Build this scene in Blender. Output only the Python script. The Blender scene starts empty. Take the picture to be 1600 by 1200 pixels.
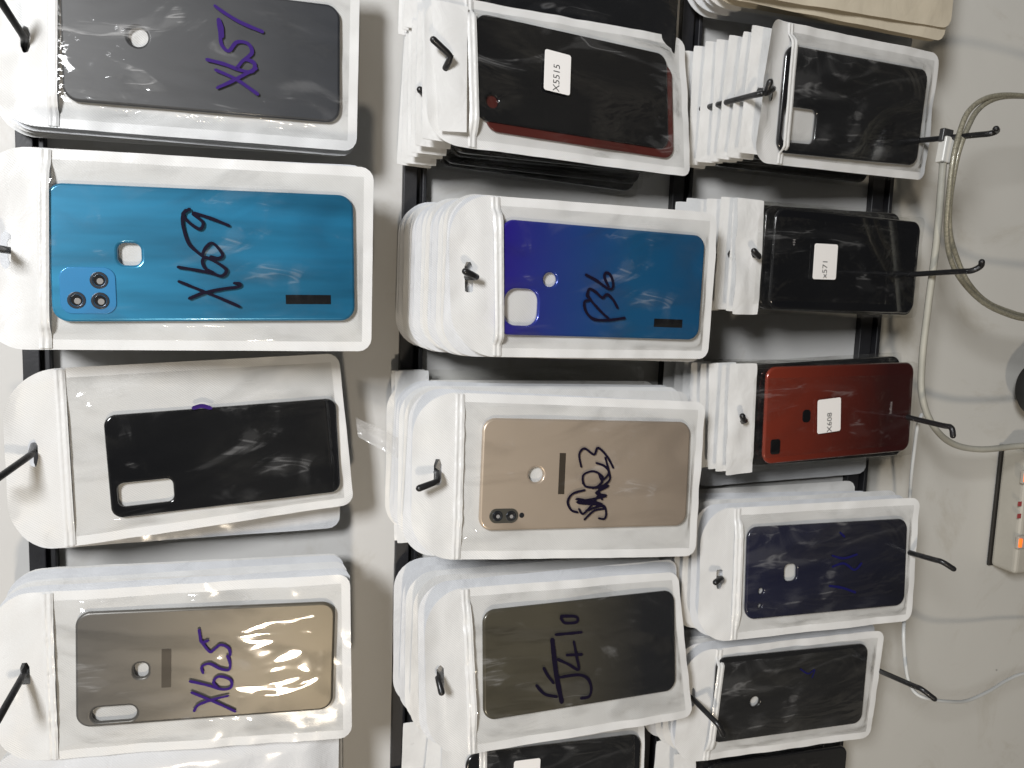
import bpy, bmesh, math, random
import numpy as np
from mathutils import Vector, Matrix, noise

random.seed(7)
SC = bpy.context.scene
COL = SC.collection

# ------------------------------------------------------------------ camera, world, lamps, exposure
RW = np.array([[0.037299011084904174, -0.9926375810646985, -0.11523635029847305],
               [-0.2932588856155271, -0.12111211120225665, 0.9483306820554058],
               [-0.9553051919568045, -0.001577712951208593, -0.295617152821375]])
EYE = np.array([0.0, -0.575, 0.0])
FPX = 1245.0
cd = bpy.data.cameras.new('camera')
cam = bpy.data.objects.new('camera', cd)
COL.objects.link(cam)
cd.sensor_width = 36.0
cd.lens = 36.0 * FPX / 1600.0
cd.clip_start = 0.01
cd.clip_end = 50
rx, ry, rz = RW @ np.array([1, 0, 0]), RW @ np.array([0, -1, 0]), RW @ np.array([0, 0, -1])
cam.matrix_world = Matrix(((rx[0], ry[0], rz[0], EYE[0]), (rx[1], ry[1], rz[1], EYE[1]),
                           (rx[2], ry[2], rz[2], EYE[2]), (0, 0, 0, 1)))
SC.camera = cam
SC.view_settings.view_transform = 'Standard'
SC.view_settings.look = 'None'
SC.view_settings.exposure = -0.04
SC.view_settings.gamma = 1.0
SC.cycles.transparent_max_bounces = 32
SC.cycles.max_bounces = 10

w = bpy.data.worlds.new('World')
SC.world = w
w.use_nodes = True
wn, wl = w.node_tree.nodes, w.node_tree.links
bg = wn['Background']
tc = wn.new('ShaderNodeTexCoord')
sx = wn.new('ShaderNodeSeparateXYZ')
wl.new(tc.outputs['Generated'], sx.inputs[0])
rp = wn.new('ShaderNodeValToRGB')
mr = wn.new('ShaderNodeMapRange')
mr.inputs['From Min'].default_value = -1
wl.new(sx.outputs['Z'], mr.inputs['Value'])
wl.new(mr.outputs[0], rp.inputs[0])
e = rp.color_ramp.elements
e[0].position = 0.2; e[0].color = (0.26, 0.245, 0.225, 1)
e[1].position = 0.85; e[1].color = (0.66, 0.64, 0.61, 1)
x = e.new(0.55); x.color = (0.26, 0.26, 0.26, 1)
# unseen room: noise patches of light and dark, added for the films to mirror
wno = wn.new('ShaderNodeTexNoise')
wno.inputs['Scale'].default_value = 3.2
wno.inputs['Detail'].default_value = 2.0
wl.new(tc.outputs['Generated'], wno.inputs['Vector'])
wra = wn.new('ShaderNodeValToRGB')
we = wra.color_ramp.elements
we[0].position = 0.42; we[0].color = (0.16, 0.16, 0.16, 1)
we[1].position = 0.66; we[1].color = (1.25, 1.2, 1.08, 1)
wsc = wn.new('ShaderNodeMix'); wsc.data_type = 'RGBA'; wsc.blend_type = 'MULTIPLY'
wsc.inputs[0].default_value = 1.0
wl.new(wno.outputs['Fac'], wra.inputs[0])
wl.new(rp.outputs[0], wsc.inputs[6]); wl.new(wra.outputs[0], wsc.inputs[7])
wl.new(wsc.outputs[2], bg.inputs['Color'])
bg.inputs['Strength'].default_value = 0.48

def lamp(name, loc, target, size, power, color):
    d = bpy.data.lights.new(name, 'AREA')
    d.shape = 'RECTANGLE'
    d.size, d.size_y = size
    if name == 'warm_lamp':
        d.shape = 'DISK'
    d.energy = power
    d.color = color
    o = bpy.data.objects.new(name, d)
    COL.objects.link(o)
    o.location = loc
    o.rotation_euler = (Vector(target) - Vector(loc)).to_track_quat('-Z', 'Y').to_euler()
    return o

lamp('ceiling_lamp', (0.52, -1.30, 0.78), (0, 0, -0.14), (0.40, 0.26), 32, (0.97, 0.98, 1.0))
lamp('warm_lamp', (-0.95, -1.6, 0.12), (-0.1, 0, -0.2), (0.12, 0.12), 9.5, (1.0, 0.86, 0.68))

# ------------------------------------------------------------------ helpers
WALL = 0.02          # front of the display board (world y); camera looks along +y
RAILS = [0.1432, -0.1035, -0.3206, -0.5165]

def prop(o, label=None, cat=None, group=None, kind=None):
    if label: o['label'] = label
    if cat: o['category'] = cat
    if group: o['group'] = group
    if kind: o['kind'] = kind
    return o

def ray(p):
    return RW @ np.array([(p[0] - 800) / FPX, (p[1] - 600) / FPX, 1.0])

def at_y(p, y):
    r = ray(p)
    return EYE + r * ((y - EYE[1]) / r[1])

def rot(a, b, g):
    a, b, g = map(math.radians, (a, b, g))
    ca, sa, cb, sb, cg, sg = math.cos(a), math.sin(a), math.cos(b), math.sin(b), math.cos(g), math.sin(g)
    R = np.array([[1, 0, 0], [0, ca, -sa], [0, sa, ca]]) @ np.array([[cb, -sb, 0], [sb, cb, 0], [0, 0, 1]]) \
        @ np.array([[cg, 0, sg], [0, 1, 0], [-sg, 0, cg]])
    return R @ np.array([[1, 0, 0], [0, 0, -1], [0, 1, 0]], float)

class Pose:
    """a plane in the room: x right, y up, z out of the wall"""
    def __init__(s, P, ang, scale=1.0):
        s.P = EYE + (np.array(P) - EYE) * scale
        s.M = rot(*ang)
        s.ang = ang
    def mat(s):
        m = s.M
        return Matrix(((m[0][0], m[0][1], m[0][2], s.P[0]), (m[1][0], m[1][1], m[1][2], s.P[1]),
                       (m[2][0], m[2][1], m[2][2], s.P[2]), (0, 0, 0, 1)))
    def loc(s, p, h=0.0):
        n = s.M[:, 2]
        r = ray(p)
        q = s.P + n * h
        t = ((q - EYE) @ n) / (r @ n)
        return (s.M.T @ (EYE + r * t - s.P))[:2]
    def world(s, v):
        return s.P + s.M @ np.array(v)

def link(name, me, parent=None, mat=None, matrix=None):
    o = bpy.data.objects.new(name, me)
    COL.objects.link(o)
    if mat is not None and me is not None:
        me.materials.clear()
        me.materials.append(mat)
    if parent is not None:
        o.parent = parent
    if matrix is not None:
        o.matrix_world = matrix
    return o

def smooth(me):
    for p in me.polygons:
        p.use_smooth = True
    return me

def mesh(name, vs, fs, sm=True):
    me = bpy.data.meshes.new(name)
    me.from_pydata([tuple(v) for v in vs], [], fs)
    me.validate()
    me.update()
    return smooth(me) if sm else me

def rrect(w, h, r, n=8, cx=0, cy=0):
    pts = []
    for (sx_, sy_, a0) in ((1, 1, 0), (-1, 1, 90), (-1, -1, 180), (1, -1, 270)):
        for i in range(n + 1):
            a = math.radians(a0 + 90 * i / n)
            pts.append((cx + sx_ * (w / 2 - r) + r * math.cos(a), cy + sy_ * (h / 2 - r) + r * math.sin(a)))
    return pts

def plate(name, outer, holes, z0, z1, bevel):
    """flat plate with rounded rims and real holes"""
    c = bpy.data.curves.new(name, 'CURVE')
    c.dimensions = '2D'
    c.fill_mode = 'BOTH'
    c.extrude = max((z1 - z0) / 2 - bevel, 0)
    c.bevel_depth = bevel
    c.bevel_resolution = 3
    c.offset = -bevel
    for pts in [outer] + holes:
        s = c.splines.new('POLY')
        s.points.add(len(pts) - 1)
        for q, p in zip(s.points, pts):
            q.co = (p[0], p[1], 0, 1)
        s.use_cyclic_u = True
    o = bpy.data.objects.new(name, c)
    COL.objects.link(o)
    bpy.context.view_layer.update()
    dg = bpy.context.evaluated_depsgraph_get()
    me = bpy.data.meshes.new_from_object(o.evaluated_get(dg))
    bpy.data.objects.remove(o)
    bpy.data.curves.remove(c)
    me.name = name
    bm = bmesh.new()
    bm.from_mesh(me)
    bmesh.ops.remove_doubles(bm, verts=bm.verts, dist=1e-6)
    for v in bm.verts:
        v.co.z += (z0 + z1) / 2
    bm.normal_update()
    for f in bm.faces:
        f.smooth = abs(f.normal.z) < 0.999
    for ed in bm.edges:
        k = [abs(f.normal.z) > 0.999 for f in ed.link_faces]
        if any(k) and not all(k):
            ed.smooth = False
    bm.to_mesh(me)
    bm.free()
    return me

def tube(name, pts, r, seg=10, caps=True, sub=0):
    pts = [Vector(p) for p in pts]
    if sub:
        out = []
        n = len(pts)
        for i in range(n - 1):
            p0, p1, p2, p3 = pts[max(i - 1, 0)], pts[i], pts[i + 1], pts[min(i + 2, n - 1)]
            for k in range(sub):
                t = k / sub
                out.append(0.5 * ((2 * p1) + (p2 - p0) * t + (2 * p0 - 5 * p1 + 4 * p2 - p3) * t * t
                                  + (3 * p1 - p0 - 3 * p2 + p3) * t ** 3))
        out.append(pts[-1])
        pts = out
    vs, fs = [], []
    n = len(pts)
    t0 = (pts[1] - pts[0]).normalized()
    nrm = t0.orthogonal().normalized()
    rr = r if callable(r) else (lambda s: r)
    for i, p in enumerate(pts):
        t = (pts[min(i + 1, n - 1)] - pts[max(i - 1, 0)]).normalized()
        nrm = (nrm - t * nrm.dot(t)).normalized()
        b = t.cross(nrm)
        q = rr(i / (n - 1))
        for k in range(seg):
            a = 2 * math.pi * k / seg
            vs.append(p + (nrm * math.cos(a) + b * math.sin(a)) * q)
    for i in range(n - 1):
        for k in range(seg):
            k2 = (k + 1) % seg
            fs.append((i * seg + k, i * seg + k2, (i + 1) * seg + k2, (i + 1) * seg + k))
    if caps:
        # rounded ends
        for (i, sgn) in ((0, -1), (n - 1, 1)):
            t = (pts[1] - pts[0]).normalized() if i == 0 else (pts[-1] - pts[-2]).normalized()
            base = [i * seg + k for k in range(seg)]
            q = rr(i / (n - 1))
            prev = base
            for (f_, d_) in ((0.8, 0.55), (0.4, 0.88)):
                ring = []
                for k in base:
                    vs.append(pts[i] + (vs[k] - pts[i]) * f_ + t * sgn * d_ * q)
                    ring.append(len(vs) - 1)
                for k in range(seg):
                    k2 = (k + 1) % seg
                    fs.append((prev[k], prev[k2], ring[k2], ring[k]) if sgn > 0 else (prev[k2], prev[k], ring[k], ring[k2]))
                prev = ring
            fs.append(tuple(prev) if sgn > 0 else tuple(reversed(prev)))
    return mesh(name, vs, fs)

def boxmesh(name, sx_, sy_, sz_, bevel=0.0, c=(0, 0, 0)):
    bm = bmesh.new()
    bmesh.ops.create_cube(bm, size=1)
    for v in bm.verts:
        v.co = Vector((v.co.x * sx_ + c[0], v.co.y * sy_ + c[1], v.co.z * sz_ + c[2]))
    if bevel:
        bmesh.ops.bevel(bm, geom=list(bm.edges), offset=bevel, segments=3, affect='EDGES', profile=0.5)
    me = bpy.data.meshes.new(name)
    bm.to_mesh(me)
    bm.free()
    return me

# ------------------------------------------------------------------ materials
MATS = {}
def nodes(name):
    m = bpy.data.materials.new(name)
    m.use_nodes = True
    return m, m.node_tree.nodes, m.node_tree.links

def noise_node(N, L, scale, detail=4, dist=0.0, rough=0.55, vec=None, stretch=None):
    t = N.new('ShaderNodeTexCoord')
    n = N.new('ShaderNodeTexNoise')
    n.inputs['Scale'].default_value = scale
    n.inputs['Detail'].default_value = detail
    n.inputs['Distortion'].default_value = dist
    n.inputs['Roughness'].default_value = rough
    if stretch:
        mp = N.new('ShaderNodeMapping')
        mp.inputs['Scale'].default_value = stretch[:3]
        if len(stretch) > 3:
            mp.inputs['Rotation'].default_value = (0, 0, stretch[3])
        L.new(t.outputs['Object'], mp.inputs[0])
        L.new(mp.outputs[0], n.inputs['Vector'])
    else:
        L.new(t.outputs['Object'], n.inputs['Vector'])
    return n

def ramp(N, L, src, stops):
    r = N.new('ShaderNodeValToRGB')
    el = r.color_ramp.elements
    while len(el) < len(stops):
        el.new(0.5)
    for k, (p, c) in zip(el, stops):
        k.position = p
        k.color = (c[0], c[1], c[2], 1) if not isinstance(c, (int, float)) else (c, c, c, 1)
    L.new(src, r.inputs[0])
    return r

def bump(N, L, h, strength, dist, normal=None):
    b = N.new('ShaderNodeBump')
    b.inputs['Strength'].default_value = strength
    b.inputs['Distance'].default_value = dist
    L.new(h, b.inputs['Height'])
    if normal is not None:
        L.new(normal, b.inputs['Normal'])
    return b

def simple(name, col, rough=0.5, metal=0.0, coat=0.0, nscale=0, namt=0.0, bstr=0.0, bscale=400, emit=0):
    m, N, L = nodes(name)
    p = N['Principled BSDF']
    p.inputs['Base Color'].default_value = (*col, 1)
    p.inputs['Roughness'].default_value = rough
    p.inputs['Metallic'].default_value = metal
    p.inputs['Coat Weight'].default_value = coat
    p.inputs['Coat Roughness'].default_value = 0.06
    if nscale:
        n = noise_node(N, L, nscale, 5)
        r = ramp(N, L, n.outputs[0], [(0.3, tuple(c * (1 - namt) for c in col)), (0.7, tuple(min(c * (1 + namt), 1) for c in col))])
        L.new(r.outputs[0], p.inputs['Base Color'])
    if bstr:
        n = noise_node(N, L, bscale, 4)
        b = bump(N, L, n.outputs[0], bstr, 0.001)
        L.new(b.outputs[0], p.inputs['Normal'])
    if emit:
        p.inputs['Emission Color'].default_value = (*col, 1)
        p.inputs['Emission Strength'].default_value = emit
    return m

def pearl(name, col=(0.76, 0.76, 0.75), rough=0.33, hatch=True, crumple=0.5):
    m, N, L = nodes(name)
    p = N['Principled BSDF']
    n1 = noise_node(N, L, 28, 5, 0.6)
    r = ramp(N, L, n1.outputs[0], [(0.3, tuple(c * 0.94 for c in col)), (0.65, col)])
    L.new(r.outputs[0], p.inputs['Base Color'])
    p.inputs['Roughness'].default_value = rough
    p.inputs['Coat Weight'].default_value = 0.35
    p.inputs['Coat Roughness'].default_value = 0.12
    n2 = noise_node(N, L, 55, 3, 1.2)
    b1 = bump(N, L, n2.outputs[0], crumple, 0.0022)
    last = b1
    if hatch:
        t = N.new('ShaderNodeTexCoord')
        mp = N.new('ShaderNodeMapping')
        mp.inputs['Rotation'].default_value = (0, 0, 0.7)
        wv = N.new('ShaderNodeTexWave')
        wv.inputs['Scale'].default_value = 260
        wv.inputs['Distortion'].default_value = 0.4
        L.new(t.outputs['Object'], mp.inputs[0])
        L.new(mp.outputs[0], wv.inputs['Vector'])
        last = bump(N, L, wv.outputs['Fac'], 0.22, 0.0005, b1.outputs[0])
    L.new(last.outputs[0], p.inputs['Normal'])
    # a little light comes through the thin film
    tr = N.new('ShaderNodeBsdfTranslucent')
    tr.inputs['Color'].default_value = (*[c * 0.95 for c in col], 1)
    mx = N.new('ShaderNodeMixShader')
    mx.inputs[0].default_value = 0.10
    L.new(p.outputs[0], mx.inputs[1])
    L.new(tr.outputs[0], mx.inputs[2])
    L.new(mx.outputs[0], N['Material Output'].inputs['Surface'])
    return m

def film(name, haze=0.05, strength=0.6, scale=45, rough=0.07, hcol=(0.8, 0.8, 0.8), seed=0.0, gain=1.05, patch=2.2, streak=0.10, milk=0.022, tint=0.90):
    m, N, L = nodes(name)
    N.remove(N['Principled BSDF'])
    t = N.new('ShaderNodeTexCoord')
    mp = N.new('ShaderNodeMapping')
    mp.inputs['Location'].default_value = (seed, seed * 0.7, 0)
    mp.inputs['Rotation'].default_value = (0, 0, 0.5 + seed)
    mp.inputs['Scale'].default_value = (1.0, 0.45, 1)
    L.new(t.outputs['Object'], mp.inputs[0])
    n1 = N.new('ShaderNodeTexNoise')
    n1.inputs['Scale'].default_value = scale
    n1.inputs['Detail'].default_value = 2.5
    n1.inputs['Distortion'].default_value = 1.6
    L.new(mp.outputs[0], n1.inputs['Vector'])
    vo = N.new('ShaderNodeTexVoronoi')
    vo.feature = 'DISTANCE_TO_EDGE'
    vo.inputs['Scale'].default_value = scale * 0.9
    mpv = N.new('ShaderNodeMapping')
    mpv.inputs['Scale'].default_value = (1, 0.5, 1)
    va = N.new('ShaderNodeVectorMath'); va.operation = 'MULTIPLY_ADD'
    va.inputs[1].default_value = (0.03, 0.03, 0.03)
    L.new(n1.outputs['Color'], va.inputs[0])
    L.new(mp.outputs[0], va.inputs[2])
    L.new(va.outputs[0], vo.inputs['Vector'])
    sm = N.new('ShaderNodeMapRange')
    sm.inputs['From Max'].default_value = 0.12
    sm.interpolation_type = 'SMOOTHSTEP'
    L.new(vo.outputs['Distance'], sm.inputs['Value'])
    b1 = bump(N, L, n1.outputs['Fac'], strength, 0.004)
    b2 = bump(N, L, sm.outputs[0], strength * 0.2, 0.0004, b1.outputs[0])
    # reflectance of a thin film, the same from either side
    ge = N.new('ShaderNodeNewGeometry')
    dt = N.new('ShaderNodeVectorMath'); dt.operation = 'DOT_PRODUCT'
    L.new(ge.outputs['Incoming'], dt.inputs[0])
    L.new(b2.outputs[0], dt.inputs[1])
    ab = N.new('ShaderNodeMath'); ab.operation = 'ABSOLUTE'
    L.new(dt.outputs['Value'], ab.inputs[0])
    om = N.new('ShaderNodeMath'); om.operation = 'SUBTRACT'; om.use_clamp = True
    om.inputs[0].default_value = 1.0
    L.new(ab.outputs[0], om.inputs[1])
    pw = N.new('ShaderNodeMath'); pw.operation = 'POWER'
    pw.inputs[1].default_value = 5.0
    L.new(om.outputs[0], pw.inputs[0])
    fr = N.new('ShaderNodeMath'); fr.operation = 'MULTIPLY_ADD'
    fr.inputs[1].default_value = 0.9
    fr.inputs[2].default_value = 0.055
    L.new(pw.outputs[0], fr.inputs[0])
    mu = N.new('ShaderNodeMath'); mu.operation = 'MULTIPLY'; mu.use_clamp = True
    mu.inputs[1].default_value = gain
    # where the film clings to what is under it, it mirrors less; where it stands off, more
    n4 = N.new('ShaderNodeTexNoise')
    n4.inputs['Scale'].default_value = 17
    n4.inputs['Detail'].default_value = 3
    n4.inputs['Distortion'].default_value = 2.6
    L.new(mp.outputs[0], n4.inputs['Vector'])
    cl = N.new('ShaderNodeMapRange')
    cl.interpolation_type = 'SMOOTHSTEP'
    cl.inputs['From Min'].default_value = 0.44
    cl.inputs['From Max'].default_value = 0.68
    cl.inputs['To Min'].default_value = 0.14
    cl.inputs['To Max'].default_value = patch
    L.new(n4.outputs['Fac'], cl.inputs['Value'])
    m0 = N.new('ShaderNodeMath'); m0.operation = 'MULTIPLY'
    L.new(fr.outputs[0], m0.inputs[0])
    L.new(cl.outputs[0], m0.inputs[1])
    L.new(m0.outputs[0], mu.inputs[0])
    tr = N.new('ShaderNodeBsdfTransparent')
    tr.inputs['Color'].default_value = (tint, tint, tint * 0.995, 1)
    gl = N.new('ShaderNodeBsdfGlossy')
    gl.inputs['Roughness'].default_value = rough
    L.new(b2.outputs[0], gl.inputs['Normal'])
    df = N.new('ShaderNodeBsdfDiffuse')
    df.inputs['Color'].default_value = (*hcol, 1)
    n3 = N.new('ShaderNodeTexNoise')
    n3.inputs['Scale'].default_value = 22
    n3.inputs['Detail'].default_value = 4
    n3.inputs['Distortion'].default_value = 2.0
    L.new(mp.outputs[0], n3.inputs['Vector'])
    hz = N.new('ShaderNodeMapRange')
    hz.inputs['From Min'].default_value = 0.35
    hz.inputs['From Max'].default_value = 0.75
    hz.inputs['To Min'].default_value = haze * 0.5
    hz.inputs['To Max'].default_value = haze * 1.8
    L.new(n3.outputs['Fac'], hz.inputs['Value'])
    # creases where the film has whitened, and milky areas between them
    mps = N.new('ShaderNodeMapping')
    mps.inputs['Scale'].default_value = (1.0, 0.22, 1)
    mps.inputs['Rotation'].default_value = (0, 0, 0.35 + seed * 1.3)
    L.new(t.outputs['Object'], mps.inputs[0])
    n5 = N.new('ShaderNodeTexNoise')
    n5.inputs['Scale'].default_value = 42
    n5.inputs['Detail'].default_value = 3.0
    n5.inputs['Distortion'].default_value = 1.2
    L.new(mps.outputs[0], n5.inputs['Vector'])
    s1 = N.new('ShaderNodeMath'); s1.operation = 'SUBTRACT'; s1.inputs[1].default_value = 0.5
    L.new(n5.outputs['Fac'], s1.inputs[0])
    s2 = N.new('ShaderNodeMath'); s2.operation = 'ABSOLUTE'
    L.new(s1.outputs[0], s2.inputs[0])
    s3 = N.new('ShaderNodeMapRange')
    s3.inputs['From Min'].default_value = 0.0
    s3.inputs['From Max'].default_value = 0.022
    s3.inputs['To Min'].default_value = streak
    s3.inputs['To Max'].default_value = 0.0
    L.new(s2.outputs[0], s3.inputs['Value'])
    s4 = N.new('ShaderNodeMapRange')
    s4.interpolation_type = 'SMOOTHSTEP'
    s4.inputs['From Min'].default_value = 0.52
    s4.inputs['From Max'].default_value = 0.64
    L.new(n3.outputs['Fac'], s4.inputs['Value'])
    s5 = N.new('ShaderNodeMath'); s5.operation = 'MULTIPLY'      # streaks only in the crumpled areas
    L.new(s3.outputs[0], s5.inputs[0]); L.new(s4.outputs[0], s5.inputs[1])
    s6 = N.new('ShaderNodeMath'); s6.operation = 'MULTIPLY_ADD'
    s6.inputs[1].default_value = milk
    L.new(s4.outputs[0], s6.inputs[0]); L.new(s5.outputs[0], s6.inputs[2])
    s7 = N.new('ShaderNodeMath'); s7.operation = 'ADD'
    L.new(s6.outputs[0], s7.inputs[0]); L.new(hz.outputs[0], s7.inputs[1])
    m1 = N.new('ShaderNodeMixShader')
    L.new(s7.outputs[0], m1.inputs[0])
    L.new(tr.outputs[0], m1.inputs[1])
    L.new(df.outputs[0], m1.inputs[2])
    m2 = N.new('ShaderNodeMixShader')
    L.new(mu.outputs[0], m2.inputs[0])
    L.new(m1.outputs[0], m2.inputs[1])
    L.new(gl.outputs[0], m2.inputs[2])
    L.new(m2.outputs[0], N['Material Output'].inputs['Surface'])
    return m

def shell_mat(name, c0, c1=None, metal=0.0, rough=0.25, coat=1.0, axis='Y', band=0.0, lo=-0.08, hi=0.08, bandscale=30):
    """cover finish: colour c0 at the top end to c1 at the bottom end (its own gradient finish, with painted reflections on the brown and bronze covers)"""
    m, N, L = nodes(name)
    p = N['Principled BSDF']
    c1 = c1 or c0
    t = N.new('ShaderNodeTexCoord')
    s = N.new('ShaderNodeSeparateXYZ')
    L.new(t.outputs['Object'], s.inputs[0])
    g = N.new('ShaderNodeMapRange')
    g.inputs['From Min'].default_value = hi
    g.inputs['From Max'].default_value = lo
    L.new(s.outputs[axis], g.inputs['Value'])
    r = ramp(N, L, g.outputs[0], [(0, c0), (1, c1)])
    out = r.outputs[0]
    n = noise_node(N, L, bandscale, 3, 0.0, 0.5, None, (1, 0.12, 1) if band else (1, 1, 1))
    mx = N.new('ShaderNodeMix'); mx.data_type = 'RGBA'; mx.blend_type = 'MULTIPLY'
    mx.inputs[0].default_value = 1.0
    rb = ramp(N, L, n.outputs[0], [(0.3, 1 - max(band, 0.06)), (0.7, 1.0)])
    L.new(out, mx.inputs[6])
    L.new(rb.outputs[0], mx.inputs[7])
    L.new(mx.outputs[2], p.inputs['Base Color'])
    p.inputs['Metallic'].default_value = metal
    p.inputs['Roughness'].default_value = rough
    p.inputs['Coat Weight'].default_value = coat
    p.inputs['Coat Roughness'].default_value = 0.05
    return m

M_PEARL = [pearl('pearl_film_a', crumple=0.16), pearl('pearl_film_b', (0.70, 0.71, 0.725), 0.36, True, 0.3), pearl('pearl_film_c', (0.74, 0.73, 0.705), 0.3, True, 0.35)]
M_CREAM = pearl('cream_film', (0.56, 0.50, 0.39), 0.4, False, 0.25)
M_HEAD = pearl('header_white', (0.79, 0.79, 0.78), 0.28, False, 0.3)
M_ZIP = simple('zip_plastic', (0.64, 0.64, 0.63), 0.35, 0, 0.15, 0, 0, 0.4, 300)
M_HOOK = simple('black_hook_plastic', (0.012, 0.012, 0.013), 0.38, 0, 0.15, 0, 0, 0.25, 500)
M_RAIL = simple('black_rail', (0.012, 0.012, 0.014), 0.5, 0, 0, 60, 0.3, 0.1, 600)
M_SLOT = simple('rail_slot_black', (0.003, 0.003, 0.003), 0.8)
def inkmat(name, col):
    m = simple(name, col, 0.7)
    m.node_tree.nodes['Principled BSDF'].inputs['Specular IOR Level'].default_value = 0.1
    return m
M_INK = inkmat('black_marker', (0.006, 0.004, 0.014))
M_PURPLE = inkmat('purple_marker', (0.036, 0.014, 0.13))
M_BLUEINK = inkmat('blue_marker', (0.008, 0.008, 0.07))
M_STICK = simple('white_sticker', (0.80, 0.78, 0.76), 0.55)
M_PRINT = simple('printed_text', (0.06, 0.06, 0.06), 0.6)
M_GREYPRINT = simple('pale_print', (0.35, 0.33, 0.33), 0.4)
M_TAPE = inkmat('black_tape', (0.004, 0.004, 0.005))
M_DARKTAPE = simple('dark_brown_tape', (0.045, 0.035, 0.025), 0.4)
M_GLASS = simple('lens_glass', (0.01, 0.01, 0.012), 0.05, 0, 1)
M_RING = simple('lens_ring', (0.09, 0.10, 0.12), 0.25, 0.9)
M_CLEARHOLE = simple('lens_window', (0.33, 0.32, 0.31), 0.12, 0, 1)

# ------------------------------------------------------------------ the setting: board, wall below it
def wall_material(name, col):
    m, N, L = nodes(name)
    p = N['Principled BSDF']
    n = noise_node(N, L, 4, 6, 0.4)
    r = ramp(N, L, n.outputs[0], [(0.3, tuple(c * 0.93 for c in col)), (0.7, col)])
    n2 = noise_node(N, L, 55, 2)
    sp = ramp(N, L, n2.outputs[0], [(0.16, 0.35), (0.20, 1.0)])
    mx = N.new('ShaderNodeMix'); mx.data_type = 'RGBA'; mx.blend_type = 'MULTIPLY'
    mx.inputs[0].default_value = 1
    L.new(r.outputs[0], mx.inputs[6]); L.new(sp.outputs[0], mx.inputs[7])
    n3 = noise_node(N, L, 9, 7, 1.5, 0.7)
    sm = ramp(N, L, n3.outputs[0], [(0.30, (0.86, 0.84, 0.80)), (0.46, (1, 1, 1))])
    mx2 = N.new('ShaderNodeMix'); mx2.data_type = 'RGBA'; mx2.blend_type = 'MULTIPLY'
    mx2.inputs[0].default_value = 1
    L.new(mx.outputs[2], mx2.inputs[6]); L.new(sm.outputs[0], mx2.inputs[7])
    L.new(mx2.outputs[2], p.inputs['Base Color'])
    p.inputs['Roughness'].default_value = 0.42
    n4 = noise_node(N, L, 30, 4)
    b = bump(N, L, n4.outputs[0], 0.12, 0.002)
    L.new(b.outputs[0], p.inputs['Normal'])
    return m
M_BOARD = wall_material('white_board', (0.53, 0.525, 0.51))
M_WALL = wall_material('white_wall_paint', (0.53, 0.52, 0.485))
b = link('wall', boxmesh('wall', 2.6, 0.05, 2.4, 0, (-0.05, WALL + 0.014 + 0.025, -0.2)), None, M_WALL)
prop(b, kind='structure')
for i, (z0, z1) in enumerate(((0.1432, 0.95), (-0.1035, 0.1432), (-0.3206, -0.1035), (-0.5165, -0.3206))):
    o = link('wall_board', boxmesh('wall_board', 2.2, 0.012, z1 - z0 - 0.003, 0.0008, (-0.05, WALL + 0.006, (z0 + z1) / 2)), None, M_BOARD)
    prop(o, kind='structure')

RN = ['uppermost black rail behind the hooks of the blue cover column', 'black rail behind the hooks of the gold cover column',
      'black rail behind the hooks of the red cover column', 'lowest black rail carrying the bare hooks beside the cables']
for i, z in enumerate(RAILS):
    hgt = 0.0165 if i < 3 else 0.020
    t = bpy.data.objects.new('display_rail', None)
    COL.objects.link(t)
    t.location = (-0.05, WALL, z)
    prop(t, RN[i], 'rail', 'black hook rails on the board')
    link('channel', boxmesh('channel', 2.2, 0.007, hgt * 0.62, 0.0008, (0, -0.0037, hgt * 0.19)), t, M_RAIL)
    link('lip', boxmesh('lip', 2.2, 0.009, hgt * 0.2, 0.0008, (0, -0.0047, -hgt * 0.42)), t, M_RAIL)
    link('groove', boxmesh('groove', 2.2, 0.002, hgt * 0.2, 0, (0, -0.0015, -hgt * 0.22)), t, M_SLOT)

# ------------------------------------------------------------------ bags
def lines(a, b, step, extra=()):
    n = max(2, int(round((b - a) / step)))
    g = [a + (b - a) * i / n for i in range(n + 1)]
    for x in extra:
        if not a < x < b:
            continue
        g = [q for q in g if abs(q - x) > step * 0.4 or q in (a, b)]
        g.append(x)
    return sorted(g)

def sstep(x):
    x = min(max(x, 0), 1)
    return x * x * (3 - 2 * x)

def rbox_sd(x, y, w, h, r):
    qx, qy = abs(x) - w / 2 + r, abs(y) - h / 2 + r
    return math.hypot(max(qx, 0), max(qy, 0)) + min(max(qx, qy), 0) - r

def round_corner(x, y, W, L, rt, rb):
    """map the point of a rectangle (x in +-W/2, y in 0..L from the top) so that its corners are rounded"""
    r = rt if y < L / 2 else rb
    ax = abs(x) - (W / 2 - r)
    ay = (r - y) if y < L / 2 else (y - (L - r))
    if ax > 0 and ay > 0:
        a, b_ = ax / r, ay / r
        a2, b2 = a * math.sqrt(1 - b_ * b_ / 2), b_ * math.sqrt(1 - a * a / 2)
        x = math.copysign(W / 2 - r + a2 * r, x)
        y = (r - b2 * r) if y < L / 2 else (L - r + b2 * r)
    return x, y

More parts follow.
